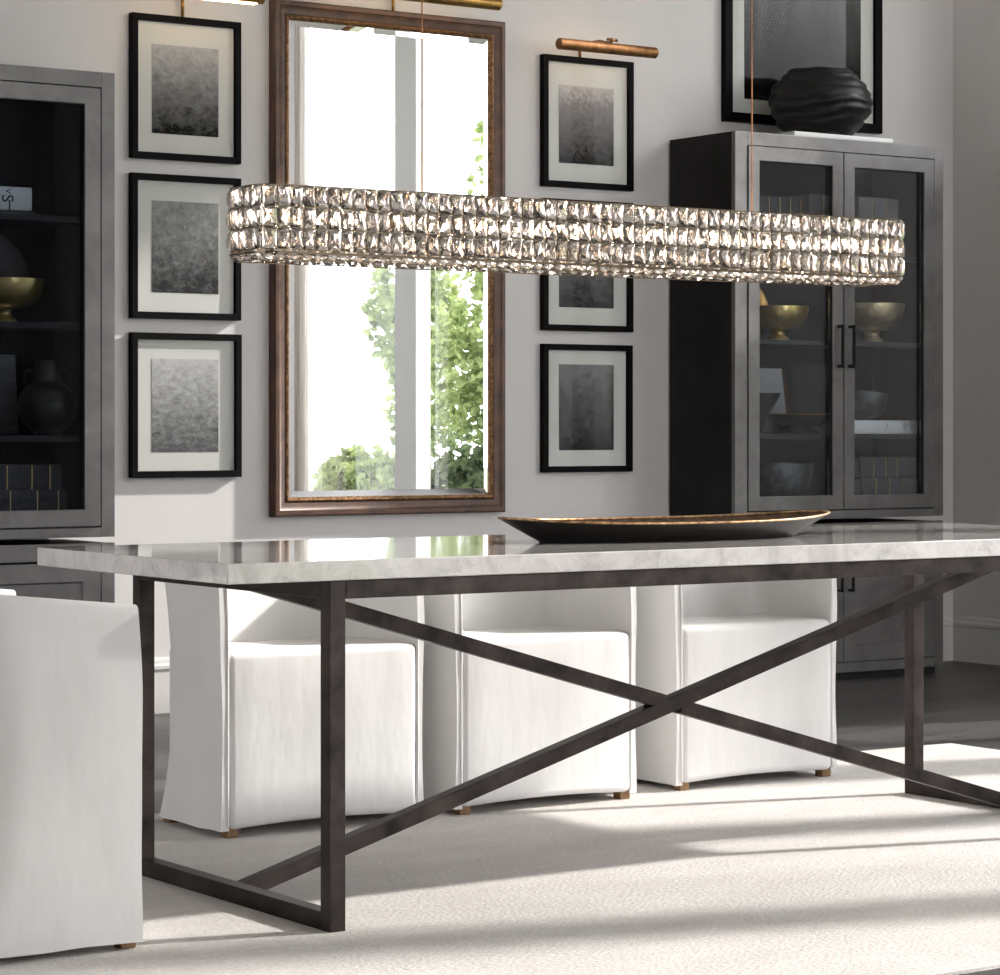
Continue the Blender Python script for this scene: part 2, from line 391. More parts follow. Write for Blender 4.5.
# ------------------------------------------------------------------ dining table
TX0, TX1, TY0, TY1, TZ = 2.522, 5.288, 4.6565, 5.546, .762
lx0, lx1, ly0, ly1, lw = 2.757, 5.172, 4.660, 5.543, .0375
TB = TZ-.0411
tab = thing('dining_table', 'long dining table with pale grey marble top on dark steel frame with crossed bars', 'table', ((TX0+TX1)/2, (TY0+TY1)/2, RZ))
ox, oy = tab.location.x, tab.location.y
def TL(x, y, z): return (x-ox, y-oy, z-RZ)
bxo('tabletop', M['marble'], tab, TX0-ox, TX1-ox, TY0-oy, TY1-oy, TB-RZ, TZ-RZ, bev=.0025)
def tbar(name, x0, x1, y0, y1, z0, z1):
    return bxo(name, M['steel'], tab, x0-ox, x1-ox, y0-oy, y1-oy, z0-RZ, z1-RZ, bev=.0018)
for x in (lx0, lx1-lw):
    for y in (ly0, ly1-lw): tbar('leg', x, x+lw, y, y+lw, RZ, TB)
    tbar('foot_rail', x, x+lw, ly0+lw, ly1-lw, RZ, RZ+lw)
    tbar('side_rail', x, x+lw, ly0+lw, ly1-lw, TB-lw, TB)
for y in (ly0, ly1-lw): tbar('long_rail', lx0+lw, lx1-lw, y, y+lw, TB-lw, TB)
ym = (ly0+ly1)/2
bm = bmesh.new()
bar(bm, TL(lx0+lw-.004, ym, RZ+.018), TL(lx1-lw+.004, ym, TB-.018), .038, .034, bev=.0015)
new_obj('cross_bar', bm, M['steel'], tab)
# second bar is built as two halves butted against the first, one object
bm = bmesh.new()
A, B = Vector(TL(lx0+lw-.004, ym, TB-.018)), Vector(TL(lx1-lw+.004, ym, RZ+.018)); mid = (A+B)/2; d = (B-A).normalized()
bar(bm, A, mid-d*.026, .036, .034, bev=.0015); bar(bm, mid+d*.026, B, .036, .034, bev=.0015)
new_obj('cross_bar', bm, M['steel'], tab)

# ------------------------------------------------------------------ slipcovered chairs
def chair_parts(t, seed=0):
    W, D, ZB = .598, .48, .016
    M1, K = 56, 22
    def outer(s, z):
        # plan path from front left, round the back, to front right
        yb = .342 + .062*((z-.36)/.34)**2
        yf = .014*max(0, (z-.5)/.2)**1.5
        hw = W/2 - .006*math.sin(PI*min(1, z/.5)); r = .10
        Ls = yb-r-yf; La = PI/2*r; Lb = 2*hw-2*r; T = 2*Ls+2*La+Lb; q = s*T
        if q < Ls: return (-hw, yf+q, -1, 0)
        q -= Ls
        if q < La:
            a = q/r; return (-hw+r-r*math.cos(a), yb-r+r*math.sin(a), -math.cos(a), math.sin(a))
        q -= La
        if q < Lb: return (-hw+r+q, yb, 0, 1)
        q -= Lb
        if q < La:
            a = q/r; return (hw-r+r*math.sin(a), yb-r+r*math.cos(a), math.sin(a), math.cos(a))
        q -= La
        return (hw, yb-r-q, 1, 0)
    def ztop(y): return .672+.044*min(1, max(0, y/.40))
    bm = bmesh.new(); rings = []
    def ring(z_s, inset, z_add=0):
        R = []
        for side in (0, 1):
            for k in range(M1+1):
                s = k/M1 if side == 0 else 1-k/M1
                x, y, nx_, ny_ = outer(s, .4)
                zt = ztop(y); z = ZB+z_s*(zt-ZB)
                x, y, nx_, ny_ = outer(s, z)
                th = .023 + .045*max(0, min(1, (y-.08)/.25))
                if side == 0: off = -inset
                else: off = -(th-inset)
                wob = .004*noise.noise((s*9+seed, z*3.1, side*3+seed)) + .002*noise.noise((s*30+seed, z*9, side))
                hem = 0
                if z_s == 0: hem = .004*noise.noise((s*14+seed, 1.3, 0))
                R.append(bm.verts.new((x+nx_*(off+wob*.7), y+ny_*(off+wob*.7), z+z_add+hem)))
        rings.append(R)
    for k in range(K+1):
        ring(k/K*.985, 0)
    ring(.995, .003); ring(1.0, .010)
    n = len(rings[0])
    for a, b_ in zip(rings, rings[1:]):
        for k in range(n): bm.faces.new((a[k], a[(k+1) % n], b_[(k+1) % n], b_[k]))
    for R in (rings[0], rings[-1]):
        for k in range(M1):
            bm.faces.new((R[k], R[k+1], R[2*M1+1-k-1], R[2*M1+1-k]))
    o = new_obj('slipcover_shell', bm, M['linen'], t, angle=50)
    # seat with skirt to the floor
    bm = bmesh.new()
    hw = W/2-.0215
    nx_, nz_ = 24, 26
    box(bm, -hw, hw, -.004, .33, ZB+.002, .460, bev=.020, seg=5)
    bmesh.ops.subdivide_edges(bm, edges=[e for e in bm.edges if e.calc_length() > .12], cuts=9, use_grid_fill=True)
    for v in bm.verts:
        c = v.co
        if c.z < ZB+.04: c.x *= 1.0; c.y = c.y if c.y > .05 else max(c.y-.003, -.006)
        cx_ = 1-(c.x/hw)**2
        if c.z > .44: c.z += .002*cx_*math.sin(PI*min(1, max(0, c.y/.35)))
        if c.y < .05: c.y -= .007*cx_*max(0, min(1, (.460-c.z)/.1)) * (.6+.6*noise.noise((c.x*5+seed, c.z*4, seed)))
        if c.z < ZB+.06: c.z += .010*cx_
    new_obj('seat', bm, M['linen'], t, angle=50)
    for sx_ in (-1, 1):   # seams at the front corners
        bm = bmesh.new(); pts = []
        for k in range(24):
            z = ZB+.01+k/23*(.635-ZB)
            yf = .014*max(0, (z-.5)/.2)**1.5
            pts.append(Vector((sx_*(W/2-.0205), -.0005+yf+.0015*noise.noise((z*7, sx_, seed)), z)))
        for p, q in zip(pts, pts[1:]): cyl(bm, p, q, .0022, seg=6)
        new_obj('seam', bm, M['linen'], t)
    for sx_ in (-1, 1):
        for yy in (.022, .33):
            bm = bmesh.new(); x = sx_*(W/2-.036)
            box(bm, x-.017, x+.017, yy-.017, yy+.017, 0, .034, bev=.003)
            new_obj('leg', bm, M['oak'], t)

ch_specs = [((3.460, 5.872), 0, 'white linen slipcovered chair behind table, left one of the row of three'),
            ((4.155, 5.876), 0, 'white linen slipcovered chair behind table, middle of the row of three'),
            ((4.925, 5.925), 0, 'white linen slipcovered chair behind table, right one nearest the double-door cabinet'),
            ((2.372, 5.022), PI/2, 'off-white linen slipcovered chair at the near left end of the table')]
for i, ((x, y), rz, lab) in enumerate(ch_specs):
    t = thing('dining_chair', lab, 'chair', (x, y, RZ), rz, group='slipcovered dining chairs')
    chair_parts(t, seed=i*3.7)

# ------------------------------------------------------------------ tray
tr = thing('oval_tray', 'long dark boat-shaped tray with worn gilt rim on the marble tabletop', 'tray', (3.963, 5.10, TZ+.0005), math.radians(-1.5))
def tray_ring(bm, a, b_, z, rise=0, n=72, p=2.0):
    R = []
    for k in range(n):
        t_ = 2*PI*k/n; c, s = math.cos(t_), math.sin(t_)
        x = a*c; y = b_*math.copysign(abs(s)**1.15, s)
        R.append(bm.verts.new((x, y, z+rise*abs(c)**3)))
    return R
def loft(bm, rings):
    for A_, B_ in zip(rings, rings[1:]):
        n = len(A_)
        for k in range(n): bm.faces.new((A_[k], A_[(k+1) % n], B_[(k+1) % n], B_[k]))
bm = bmesh.new()
rs = [tray_ring(bm, .37, .120, 0), tray_ring(bm, .375, .125, .003), tray_ring(bm, .425, .155, .022, .006), tray_ring(bm, .478, .185, .042, .014)]
bm.faces.new(rs[0][::-1]); loft(bm, rs); new_obj('tray_underside', bm, M['tray_out'], tr, angle=40)
bm = bmesh.new()
rs = [tray_ring(bm, .471, .180, .042, .014), tray_ring(bm, .42, .152, .026, .006), tray_ring(bm, .37, .12, .008), tray_ring(bm, .2, .06, .007)]
loft(bm, rs); bm.faces.new(rs[-1]); new_obj('tray_bowl', bm, M['tray_in'], tr, angle=40)
bm = bmesh.new()
rs = [tray_ring(bm, .478, .185, .0415, .014), tray_ring(bm, .483, .190, .044, .014), tray_ring(bm, .480, .187, .0475, .014), tray_ring(bm, .470, .179, .0465, .014), tray_ring(bm, .470, .179, .0415, .014)]
loft(bm, rs+[rs[0]]); new_obj('tray_rim', bm, M['tray_rim'], tr, smooth=True)

# ------------------------------------------------------------------ picture frames
def frame_mesh(bm, x0, x1, z0, z1, yf, yb, w, bev=.0015):
    """mitred rectangular frame, front at yf (towards camera, smaller y), back yb"""
    for (a, b_, c, d_) in ((x0, x1, z1-w, z1), (x0, x1, z0, z0+w)): box(bm, a, b_, yf, yb, c, d_, bev=bev)
    for (a, b_) in ((x0, x0+w), (x1-w, x1)): box(bm, a, b_, yf, yb, z0+w, z1-w, bev=bev)
def picture(label, x0, x1, z0, z1, art, px0, px1, pz0, pz1, w=.024, dep=.031, group='framed black and white prints on the back wall', art_fade=None):
    cx_, = ((x0+x1)/2,)
    t = thing('framed_print', label, 'picture', (cx_, YW, z0), group=group)
    def l(x): return x-cx_
    def zz(z): return z-z0
    bm = bmesh.new(); frame_mesh(bm, l(x0), l(x1), 0, z1-z0, -dep, -.001, w); new_obj('frame', bm, M['black'], t)
    bxo('mat_board', M['matboard'], t, l(x0+w-.002), l(x1-w+.002), -.014, -.010, w-.002, z1-z0-w+.002)
    bm = bmesh.new(); box(bm, l(px0), l(px1), -.0155, -.0142, zz(pz0), zz(pz1)); new_obj('print', bm, art, t)
    bxo('glazing', M['glass'], t, l(x0+w-.001), l(x1-w+.001), -.021, -.019, w-.001, z1-z0-w+.001)
    return t
G = lambda v: (v, v, v)
arts = [art_mat('print_mist_a', G(.42), G(.010), 1, contrast=.20, sc=(2, 2, 3)), art_mat('print_mist_b', G(.30), G(.035), 2, contrast=.32, sc=(2, 2, 3)),
        art_mat('print_mist_c', G(.48), G(.10), 3.3, contrast=.30, sc=(2, 2, 4)), art_mat('print_mist_d', (.5, .46, .45), (.012, .011, .011), 4.1, contrast=.17, sc=(3, 2, 4), grad=.75),
        art_mat('print_mist_e', G(.24), G(.02), 5.2, contrast=.3, sc=(2, 2, 3)), art_mat('print_mist_f', G(.20), G(.018), 6.4, contrast=.22, sc=(2, 2, 3), grad=.6)]
PX = (4.391, 4.661)
picture('black framed misty print with wide mat, top of the left column', 4.306, 4.748, 1.994, 2.513, arts[0], *PX, 2.088, 2.409)
picture('black framed cloudy grey print, middle of the left column beside the mirror', 4.305, 4.748, 1.421, 1.941, arts[1], *PX, 1.516, 1.846)
picture('black framed pale misty print, bottom of the left column above the sunlit wall', 4.305, 4.750, .849, 1.370, arts[2], *PX, .941, 1.277)
PX = (6.187, 6.457)
picture('black framed dark foliage print under the bronze picture light, right column', 6.103, 6.548, 1.984, 2.505, arts[3], *PX, 2.081, 2.391)
picture('black framed print mostly hidden behind the crystal chandelier, right column', 6.103, 6.546, 1.414, 1.936, arts[4], *PX, 1.508, 1.842)
picture('black framed dark misty print, bottom of the right column beside the cabinet', 6.103, 6.543, .852, 1.361, arts[5], *PX, .939, 1.281)
# large print above the cabinet
def big_art():
    m, nt, b = mat_base('print_large'); L = nt.links
    tc = N(nt, 'ShaderNodeTexCoord'); sx = N(nt, 'ShaderNodeSeparateXYZ'); L.new(tc.outputs['Generated'], sx.inputs[0])
    mp = N(nt, 'ShaderNodeMapping'); mp.inputs['Scale'].default_value = (7, 1, 1.6); L.new(tc.outputs['Generated'], mp.inputs[0]); mp.inputs['Rotation'].default_value = (0, .35, 0)
    n = N(nt, 'ShaderNodeTexNoise', **{'Scale': 1.5, 'Detail': 8.0, 'Roughness': .6}); L.new(mp.outputs[0], n.inputs['Vector'])
    a = N(nt, 'ShaderNodeMath', operation='MULTIPLY_ADD'); L.new(n.outputs['Fac'], a.inputs[0]); a.inputs[1].default_value = .55; L.new(sx.outputs['Z'], a.inputs[2])
    c = ramp(nt, a.outputs[0], [(.30, G(.004)), (.48, G(.02)), (.70, G(.07)), (.9, G(.13)), (1.0, G(.30))])
    L.new(c, b.inputs['Base Color']); b.inputs['Roughness'].default_value = .8; b.inputs['Specular IOR Level'].default_value = .05
    return m
t = picture('large black framed dark print on the wall above the double-door cabinet, behind the black vase', 7.022, 7.893, 2.299, 3.35, big_art(), 7.135, 7.781, 2.40, 3.22, w=.040, group='large framed print above the cabinet')

# ------------------------------------------------------------------ mirror
def mirror():
    x0, x1, z0, z1 = 4.880, 5.915, .700, 2.612; cx_ = (x0+x1)/2
    t = thing('wall_mirror', 'tall mirror in stepped brown wood frame, hanging between the two picture columns', 'mirror', (cx_, YW, z0))
    hw = (x1-x0)/2; H_ = z1-z0
    # moulding profile: inset from outer edge, depth from the wall
    prof = [(0, .001), (0, .036), (.006, .043), (.020, .043), (.026, .038), (.040, .034), (.050, .031), (.055, .034)]
    prof2 = [(.055, .034), (.060, .036), (.066, .033), (.070, .028), (.072, .020)]
    def mould(pr, mat, name):
        bm = bmesh.new(); R = []
        for (i, d_) in pr:
            R.append([bm.verts.new(p) for p in ((-hw+i, -d_, i), (hw-i, -d_, i), (hw-i, -d_, H_-i), (-hw+i, -d_, H_-i))])
        loft(bm, R); new_obj(name, bm, mat, t, angle=25)
    mould(prof, M['walnut'], 'frame'); mould(prof2, M['gilt'], 'inner_moulding')
    i = .0715; b_ = .022
    bm = bmesh.new()
    o_ = [(-hw+i, -.022, i), (hw-i, -.022, i), (hw-i, -.022, H_-i), (-hw+i, -.022, H_-i)]
    n_ = [(-hw+i+b_, -.0240, i+b_), (hw-i-b_, -.0240, i+b_), (hw-i-b_, -.0240, H_-i-b_), (-hw+i+b_, -.0240, H_-i-b_)]
    A_ = [bm.verts.new(p) for p in o_]; B_ = [bm.verts.new(p) for p in n_]; D_ = [bm.verts.new((p[0], -.012, p[2])) for p in o_]
    loft(bm, [D_, A_, B_]); bm.faces.new(B_); bm.faces.new(D_)
    new_obj('mirror_glass', bm, M['mirror'], t)
mirror()

# ------------------------------------------------------------------ picture lights
def picture_light(label, xc, L_, ztube, ytube, rt, zstem, xstem, mat, open_=False, group='brass picture lights'):
    t = thing('picture_light', label, 'lamp', (xstem, YW, zstem), group=group)
    dx = xc-xstem; zt = ztube-zstem; yt = ytube-YW
    bm = bmesh.new()
    n = 24; R = []
    for x, r in ((-L_/2, rt*.82), (-L_/2+.004, rt), (L_/2-.004, rt), (L_/2, rt*.82)):
        ring = []
        for k in range(n):
            a = 2*PI*k/n; ring.append(bm.verts.new((dx+x, yt+r*math.cos(a), zt+r*math.sin(a))))
        R.append(ring)
    loft(bm, R); bm.faces.new(R[0]); bm.faces.new(R[-1][::-1])
    new_obj('lamp_tube', bm, mat, t, angle=40)
    bm = bmesh.new()
    cyl(bm, (0, -.014, .001), (0, -.014, zt+.035), .006); cyl(bm, (0, -.014, zt+.035), (dx*.5+.02, yt*.6, zt+rt+.016), .0055)
    cyl(bm, (dx*.5+.02, yt*.6, zt+rt+.016), (.03, yt, zt+rt-.002), .0055)
    new_obj('stem', bm, mat, t, smooth=True)
    bm = bmesh.new(); x = .035; cyl(bm, (x-.022, yt+.01, zt+rt+.014), (x+.022, yt+.01, zt+rt+.014), .0055)
    bmesh.ops.create_uvsphere(bm, u_segments=14, v_segments=10, radius=.010, matrix=Matrix.Translation((x, yt+.01, zt+rt+.012)))
    bmesh.ops.create_uvsphere(bm, u_segments=12, v_segments=8, radius=.007, matrix=Matrix.Translation((x+.024, yt+.01, zt+rt+.014)))
    new_obj('knob', bm, mat, t, smooth=True)
    bm = bmesh.new(); (box(bm, dx-L_/2+.03, dx+L_/2-.03, yt-.008, yt+.016, zt-rt-.0025, zt-rt+.006) if open_ else box(bm, dx-L_/2+.05, dx+L_/2-.05, yt+rt*.6, yt+rt+.0015, zt-.012, zt-.002))
    new_obj('light_strip', bm, M['lampglow'], t)
picture_light('bronze brass picture light over the dark foliage print in the right column', 6.298, .478, 2.523, 8.50, .0225, 2.505, 6.29, M['bronze_lamp'])
picture_light('brass picture light at the top edge over the left column of prints', 4.512, .478, 2.580, 8.50, .0215, 2.513, 4.515, M['brass'], open_=True)
picture_light('brass picture light above the tall mirror', 5.412, .745, 2.650, 8.50, .0235, 2.612, 5.412, M['brass'])

# ------------------------------------------------------------------ display cabinets
def cabinet(label, X0, X1, YFr, Ztop, glassmat, lining):
    t = thing('display_cabinet', label, 'cabinet', ((X0+X1)/2, YFr, 0))
    W = X1-X0; h = W/2; D = YW-.012-YFr; cab = M['cab']
    zmid0, zmid1 = .640, .660        # seam between upper and lower body
    # carcass: panels and frame posts
    bm = bmesh.new()
    fd = .024
    for (z0, z1) in ((zmid1, Ztop), (.03, zmid0-.002)):
        for s in (-1, 1):
            xa, xb = (-h, -h+.028) if s < 0 else (h-.028, h)
            box(bm, xa, xb, fd, D, z0, z1)
        box(bm, -h+.028, h-.028, fd, D, z1-.028, z1); box(bm, -h+.028, h-.028, fd, D, z0, z0+.028)
        box(bm, -h+.028, h-.028, D-.012, D, z0+.028, z1-.028)
    new_obj('carcass', bm, [M['cab_shaded'] if 'cab_shaded' in M else cab], t)
    st = .062
    bm = bmesh.new()
    for (z0, z1, tp, bt) in ((zmid1, Ztop, .052, .032), (.03, zmid0, .058, .04)):
        box(bm, -h, -h+st, 0, fd, z0, z1, bev=.0015); box(bm, h-st+.012, h, 0, fd, z0, z1, bev=.0015)
        box(bm, -h+st, h-st+.012, 0, fd, z1-tp, z1, bev=.0015); box(bm, -h+st, h-st+.012, 0, fd, z0, z0+bt, bev=.0015)
    new_obj('face_frame', bm, cab, t)
    bm = bmesh.new(); box(bm, -h+.02, h-.02, .03, D, 0, .03); new_obj('plinth', bm, M['gap'], t)
    # interior lining
    bm = bmesh.new()
    box(bm, -h+.0285, -h+.034, fd+.002, D-.014, zmid1+.03, Ztop-.03); box(bm, h-.034, h-.0285, fd+.002, D-.014, zmid1+.03, Ztop-.03)
    box(bm, -h+.034, h-.034, D-.020, D-.0125, zmid1+.03, Ztop-.03); box(bm, -h+.034, h-.034, fd+.002, D-.02, Ztop-.036, Ztop-.0285)
    box(bm, -h+.034, h-.034, fd+.002, D-.02, zmid1+.0285, .730)
    new_obj('interior_lining', bm, lining, t)
    for z in (1.002, 1.384, 1.742):
        bm = bmesh.new(); box(bm, -h+.035, h-.035, .05, D-.022, z-.02, z, bev=.001); new_obj('shelf', bm, lining, t)
    # doors
    a0, a1 = -h+st+.004, h-st+.008
    c = (a0+a1)/2
    for k, (x0, x1) in enumerate(((a0, c-.002), (c+.002, a1))):
        z0, z1 = .696, Ztop-.055; w = .058
        bm = bmesh.new()
        P = []
        for (i, d_) in ((0, fd-.002), (0, -.002), (.002, -.004), (w-.003, -.004), (w, -.001), (w, fd-.002)):
            P.append([bm.verts.new(p) for p in ((x0+i, d_, z0+i), (x1-i, d_, z0+i), (x1-i, d_, z1-i), (x0+i, d_, z1-i))])
        loft(bm, P+[P[0]])
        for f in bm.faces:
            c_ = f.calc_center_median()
            if x0+w-.001 < c_.x < x1-w+.001 and z0+w-.001 < c_.z < z1-w+.001: f.material_index = 1  # reveal coloured near-black to stand in for the shade beside each pane
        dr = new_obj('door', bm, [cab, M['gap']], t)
        bm = bmesh.new(); box(bm, x0+w+.0005, x1-w-.0005, .017, .021, z0+w+.0005, z1-w-.0005); new_obj('door_pane', bm, glassmat, dr)
        hx = x1-.028 if k == 0 else x0+.028
        bm = bmesh.new(); bar(bm, (hx, -.032, 1.272), (hx, -.032, 1.447), .011, .011, up=Vector((0, 1, 0)), bev=.001)
        for z in (1.279, 1.440): box(bm, hx-.0055, hx+.0055, -.028, -.0042, z-.006, z+.006)
        new_obj('handle', bm, M['handle'], dr)
        # lower panel door
        z0, z1 = .074, .574; w = .062
        bm = bmesh.new(); P = []
        for (i, d_) in ((0, fd-.002), (0, -.002), (w, -.002), (w+.006, .006), (w+.006, .007)):
            P.append([bm.verts.new(p) for p in ((x0+i, d_, z0+i), (x1-i, d_, z0+i), (x1-i, d_, z1-i), (x0+i, d_, z1-i))])
        loft(bm, P); bm.faces.new(P[-1])
        dl = new_obj('lower_door', bm, cab, t)
        bm = bmesh.new(); bar(bm, (hx, -.028, .36), (hx, -.028, .50), .010, .010, up=Vector((0, 1, 0)), bev=.001)
        for z in (.367, .493): box(bm, hx-.005, hx+.005, -.024, -.0022, z-.005, z+.005)
        new_obj('handle', bm, M['handle'], dl)
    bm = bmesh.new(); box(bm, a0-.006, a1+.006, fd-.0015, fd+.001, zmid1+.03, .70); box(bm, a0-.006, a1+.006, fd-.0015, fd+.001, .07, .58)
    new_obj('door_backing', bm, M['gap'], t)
    return t
M['cab_shaded'] = mottled('cabinet_metal_shaded', (.008, .0075, .0075), (.016, .015, .015), (6, 6, 6), .5, .2, spec=.2)  # darker copy of the cabinet metal, the side's shade put into its colour
CR = cabinet('tall grey metal cabinet with two glass doors, black vase on top', 6.7455, 7.8675, 8.257, 2.204, M['cabglass'], M['cab_in2'])
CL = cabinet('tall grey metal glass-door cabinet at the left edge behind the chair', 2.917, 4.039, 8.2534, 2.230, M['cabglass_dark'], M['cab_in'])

# ------------------------------------------------------------------ things in the cabinets
S1, S2, S3, S4 = 1.7425, 1.3845, 1.0025, .7305
def bowl(name, label, x, y, z, prof, mat, foot=None, group=None, seg=56, rim=None, rot=None):
    t = thing(name, label, 'bowl' if 'bowl' in name or 'dish' in name else 'vase', (x, y, z), group=group)
    if rot: t.rotation_euler = rot
    bm = bmesh.new(); lathe(bm, prof, seg); new_obj('body', bm, mat, t, angle=50)
    if foot:
        bm = bmesh.new(); lathe(bm, foot, seg); new_obj('foot', bm, mat, t, angle=50)
    return t
def shell(r, h, z0, base, t=.005, n=10, pw=.5):
    out = [(base, z0)]; inn = []
    for k in range(1, n+1):
        u = k/n; rr = base+(r-base)*(math.sin(u*PI/2))**(pw*1.6); out.append((rr, z0+h*(1-math.cos(u*PI/2)) if pw < 1 else z0+h*u))
    inn = [(max(.001, rr-t), zz+t*.8 if k < n else zz) for k, (rr, zz) in enumerate(out)]
    return out+inn[::-1]
footp = [(.040, 0), (.046, .004), (.044, .012), (.030, .022), (.028, .036), (.036, .046)]
bowl('pedestal_bowl', 'brass pedestal bowl on the second shelf behind the left glass door', 7.128, 8.45, S2, shell(.128, .095, .045, .03), M['bowl_brass_bright'], footp, 'brass bowls in the cabinets')
bowl('pedestal_bowl', 'pale brass pedestal bowl on the second shelf behind the right glass door', 7.640, 8.45, S2, shell(.140, .112, .052, .03), M['bowl_brass'], [(r*1.1, z*1.15) for r, z in footp], 'brass bowls in the cabinets')
bowl('pedestal_bowl', 'brass pedestal bowl in the dark left cabinet', 3.718, 8.45, S2, shell(.140, .098, .048, .03), M['bowl_brass_bright'], footp, 'brass bowls in the cabinets')
# round discs standing behind bowls
def disc(label, x, y, z, r, mat):
    t = thing('round_plate', label, 'plate', (x, y, z)); t.rotation_euler = (math.radians(-9), 0, 0)
    bm = bmesh.new(); prof = [(.001, 0), (r*.7, .002), (r*.95, .012), (r, .020), (r, .023), (r*.93, .017), (r*.7, .007), (.001, .005)]
    lathe(bm, prof, 56)
    bmesh.ops.rotate(bm, verts=bm.verts[:], cent=(0, 0, 0), matrix=Matrix.Rotation(PI/2, 3, 'X'))
    bmesh.ops.translate(bm, verts=bm.verts[:], vec=(0, 0, r))
    new_obj('plate_face', bm, mat, t, angle=40)
disc('round brass plate standing behind the brass bowl behind the left glass door', 7.065, 8.585, S2+.004, .128, M['brass'])
disc('large dark round plate standing behind the brass bowl in the left cabinet', 3.715, 8.59, S2+.004, .160, M['dark_wood_bowl'])
bowl('hammered_bowl', 'grey hammered bowl on the bottom shelf behind the left glass door', 7.118, 8.44, S4, shell(.145, .150, .004, .055, t=.006), M['bowl_grey'], [(.052, 0), (.055, .001), (.055, .006)])
bowl('grey_bowl', 'grey bowl tilted on the white book behind the right glass door', 7.625, 8.50, 1.068, shell(.108, .105, .004, .04, t=.006), M['bowl_grey'], [(.036, 0), (.04, .001), (.04, .006)], rot=(0, math.radians(7), 0))
# shallow footed dish
bowl('shallow_dish', 'dark shallow footed dish with bronze rim behind the left glass door', 7.235, 8.432, S3+.0003, [(.030, .028), (.08, .036), (.128, .066), (.136, .080), (.133, .083), (.12, .066), (.075, .042), (.001, .036)], M['dark_wood_bowl'], [(.075, 0), (.078, .004), (.07, .014), (.04, .030)])
bmr = bmesh.new(); lathe(bmr, [(.1335, .0795), (.1365, .0795), (.1365, .0825), (.1335, .0825)], 56, closed=True)
dish = [o for o in C.objects if o.name.startswith('shallow_dish')][0]
new_obj('rim', bmr, M['brass'], dish, smooth=True)
# flared dark bowl
bowl('flared_bowl', 'dark flared bowl at the left edge of the third shelf, before the leaning print', 6.955, 8.395, S3, [(.04, 0), (.035, .004), (.04, .03), (.067, .09), (.103, .150), (.110, .166), (.106, .166), (.094, .148), (.057, .09), (.001, .04)], M['dark_wood_bowl'])
# leaning framed prints
def leaning(label, x, y, z, w, h_, art, side, tilt=8):
    t = thing('leaning_print', label, 'picture', (x, y, z)); t.rotation_euler = (math.radians(-tilt), 0, 0)
    bxo('backing_board', side, t, -w/2, w/2+.022, 0, .018, 0, h_, bev=.001)
    bm = bmesh.new(); box(bm, -w/2+.002, w/2-.002, -.002, -.0005, .002, h_-.002); new_obj('print', bm, art, t)
lean_art = art_mat('print_shore', G(.62), G(.30), 8.8, contrast=.12, sc=(1, 1, 9), fine=1)
lean_art2 = art_mat('print_sea', G(.34), G(.10), 9.4, contrast=.2, sc=(1, 1, 7), fine=1)
leaning('small pale shoreline print leaning at the left of the third shelf, right cabinet', 7.135, 8.56, S3+.003, .285, .275, lean_art, M['walnut'], 9)
leaning('grey seascape print leaning behind the round urn in the left cabinet', 3.665, 8.57, S3+.002, .33, .28, lean_art2, M['black'], 6)
# white books
def flat_book(label, x0, x1, y0, y1, z, h_, cover, pages, bands=0, marks=None, name='book', group=None):
    t = thing(name, label, 'book', ((x0+x1)/2, (y0+y1)/2, z), group=group)
    w, d_ = (x1-x0)/2, (y1-y0)/2; e = .003
    bm = bmesh.new(); box(bm, -w, w, -d_, d_, 0, e); box(bm, -w, w, -d_, d_, h_-e, h_)
    # rounded spine faces the room
    n = 8; R0, R1 = [], []
    for k in range(n+1):
        a = PI*k/n; zz = h_/2-(h_/2)*math.cos(a); yy = -d_-.006*math.sin(a)
        R0.append(bm.verts.new((-w, yy, zz))); R1.append(bm.verts.new((w, yy, zz)))
    for k in range(n): bm.faces.new((R0[k], R0[k+1], R1[k+1], R1[k]))
    bm.faces.new(R0); bm.faces.new(R1[::-1])
    new_obj('cover', bm, cover, t)
    bxo('pages', pages, t, -w+.004, w-.004, -d_+.001, d_-.004, e, h_-e)
    if bands:
        for bx_ in bands:
            bm = bmesh.new(); box(bm, bx_-.0016, bx_+.0016, -d_-.0072, -d_-.001, .002, h_-.002); new_obj('gilt_band', bm, M['gold'], t)
    return t
fb = flat_book('long white book lying under the grey bowl behind the glass doors', 7.372, 7.812, 8.36, 8.62, S3, .057, M['paper'], M['paper'])
fb2 = flat_book('white book lying with dark lettering on the spine in the left cabinet', 3.46, 3.790, 8.38, 8.60, S1+.018, .078, M['paper'], M['paper'])
flat_book('dark book lying beneath the white lettered book in the left cabinet', 3.44, 3.800, 8.37, 8.60, S1, .0165, M['book_dark'], M['paper_grey'])
def letters(parent, txt, size, x, z, y, rot=0, mat=None):
    cu = bpy.data.curves.new('lettering', 'FONT'); cu.body = txt; cu.size = size; cu.align_x = 'CENTER'; cu.align_y = 'CENTER'; cu.extrude = .0004
    o = bpy.data.objects.new('lettering_tmp', cu); C.objects.link(o)
    dg = bpy.context.evaluated_depsgraph_get(); me = bpy.data.meshes.new_from_object(o.evaluated_get(dg))
    bpy.data.objects.remove(o)
    n = bpy.data.objects.new('lettering', me); C.objects.link(n); n.parent = parent
    me.materials.clear(); me.materials.append(mat or M['ink'])
    n.location = (x, y, z); n.rotation_euler = (PI/2, rot, 0)
letters(fb2, 'S', .060, .074, .038, -.1168, PI/2)
letters(fb2, 'I', .050, .083, .014, -.1168, 0)
letters(fb2, 'V', .030, .078, .062, -.1168, PI/2)
letters(fb, 'I', .04, .045, .029, -.1372, .4, M['paper_grey'])
letters(fb, 'VI', .034, .15, .029, -.1372, .1, M['paper_grey'])
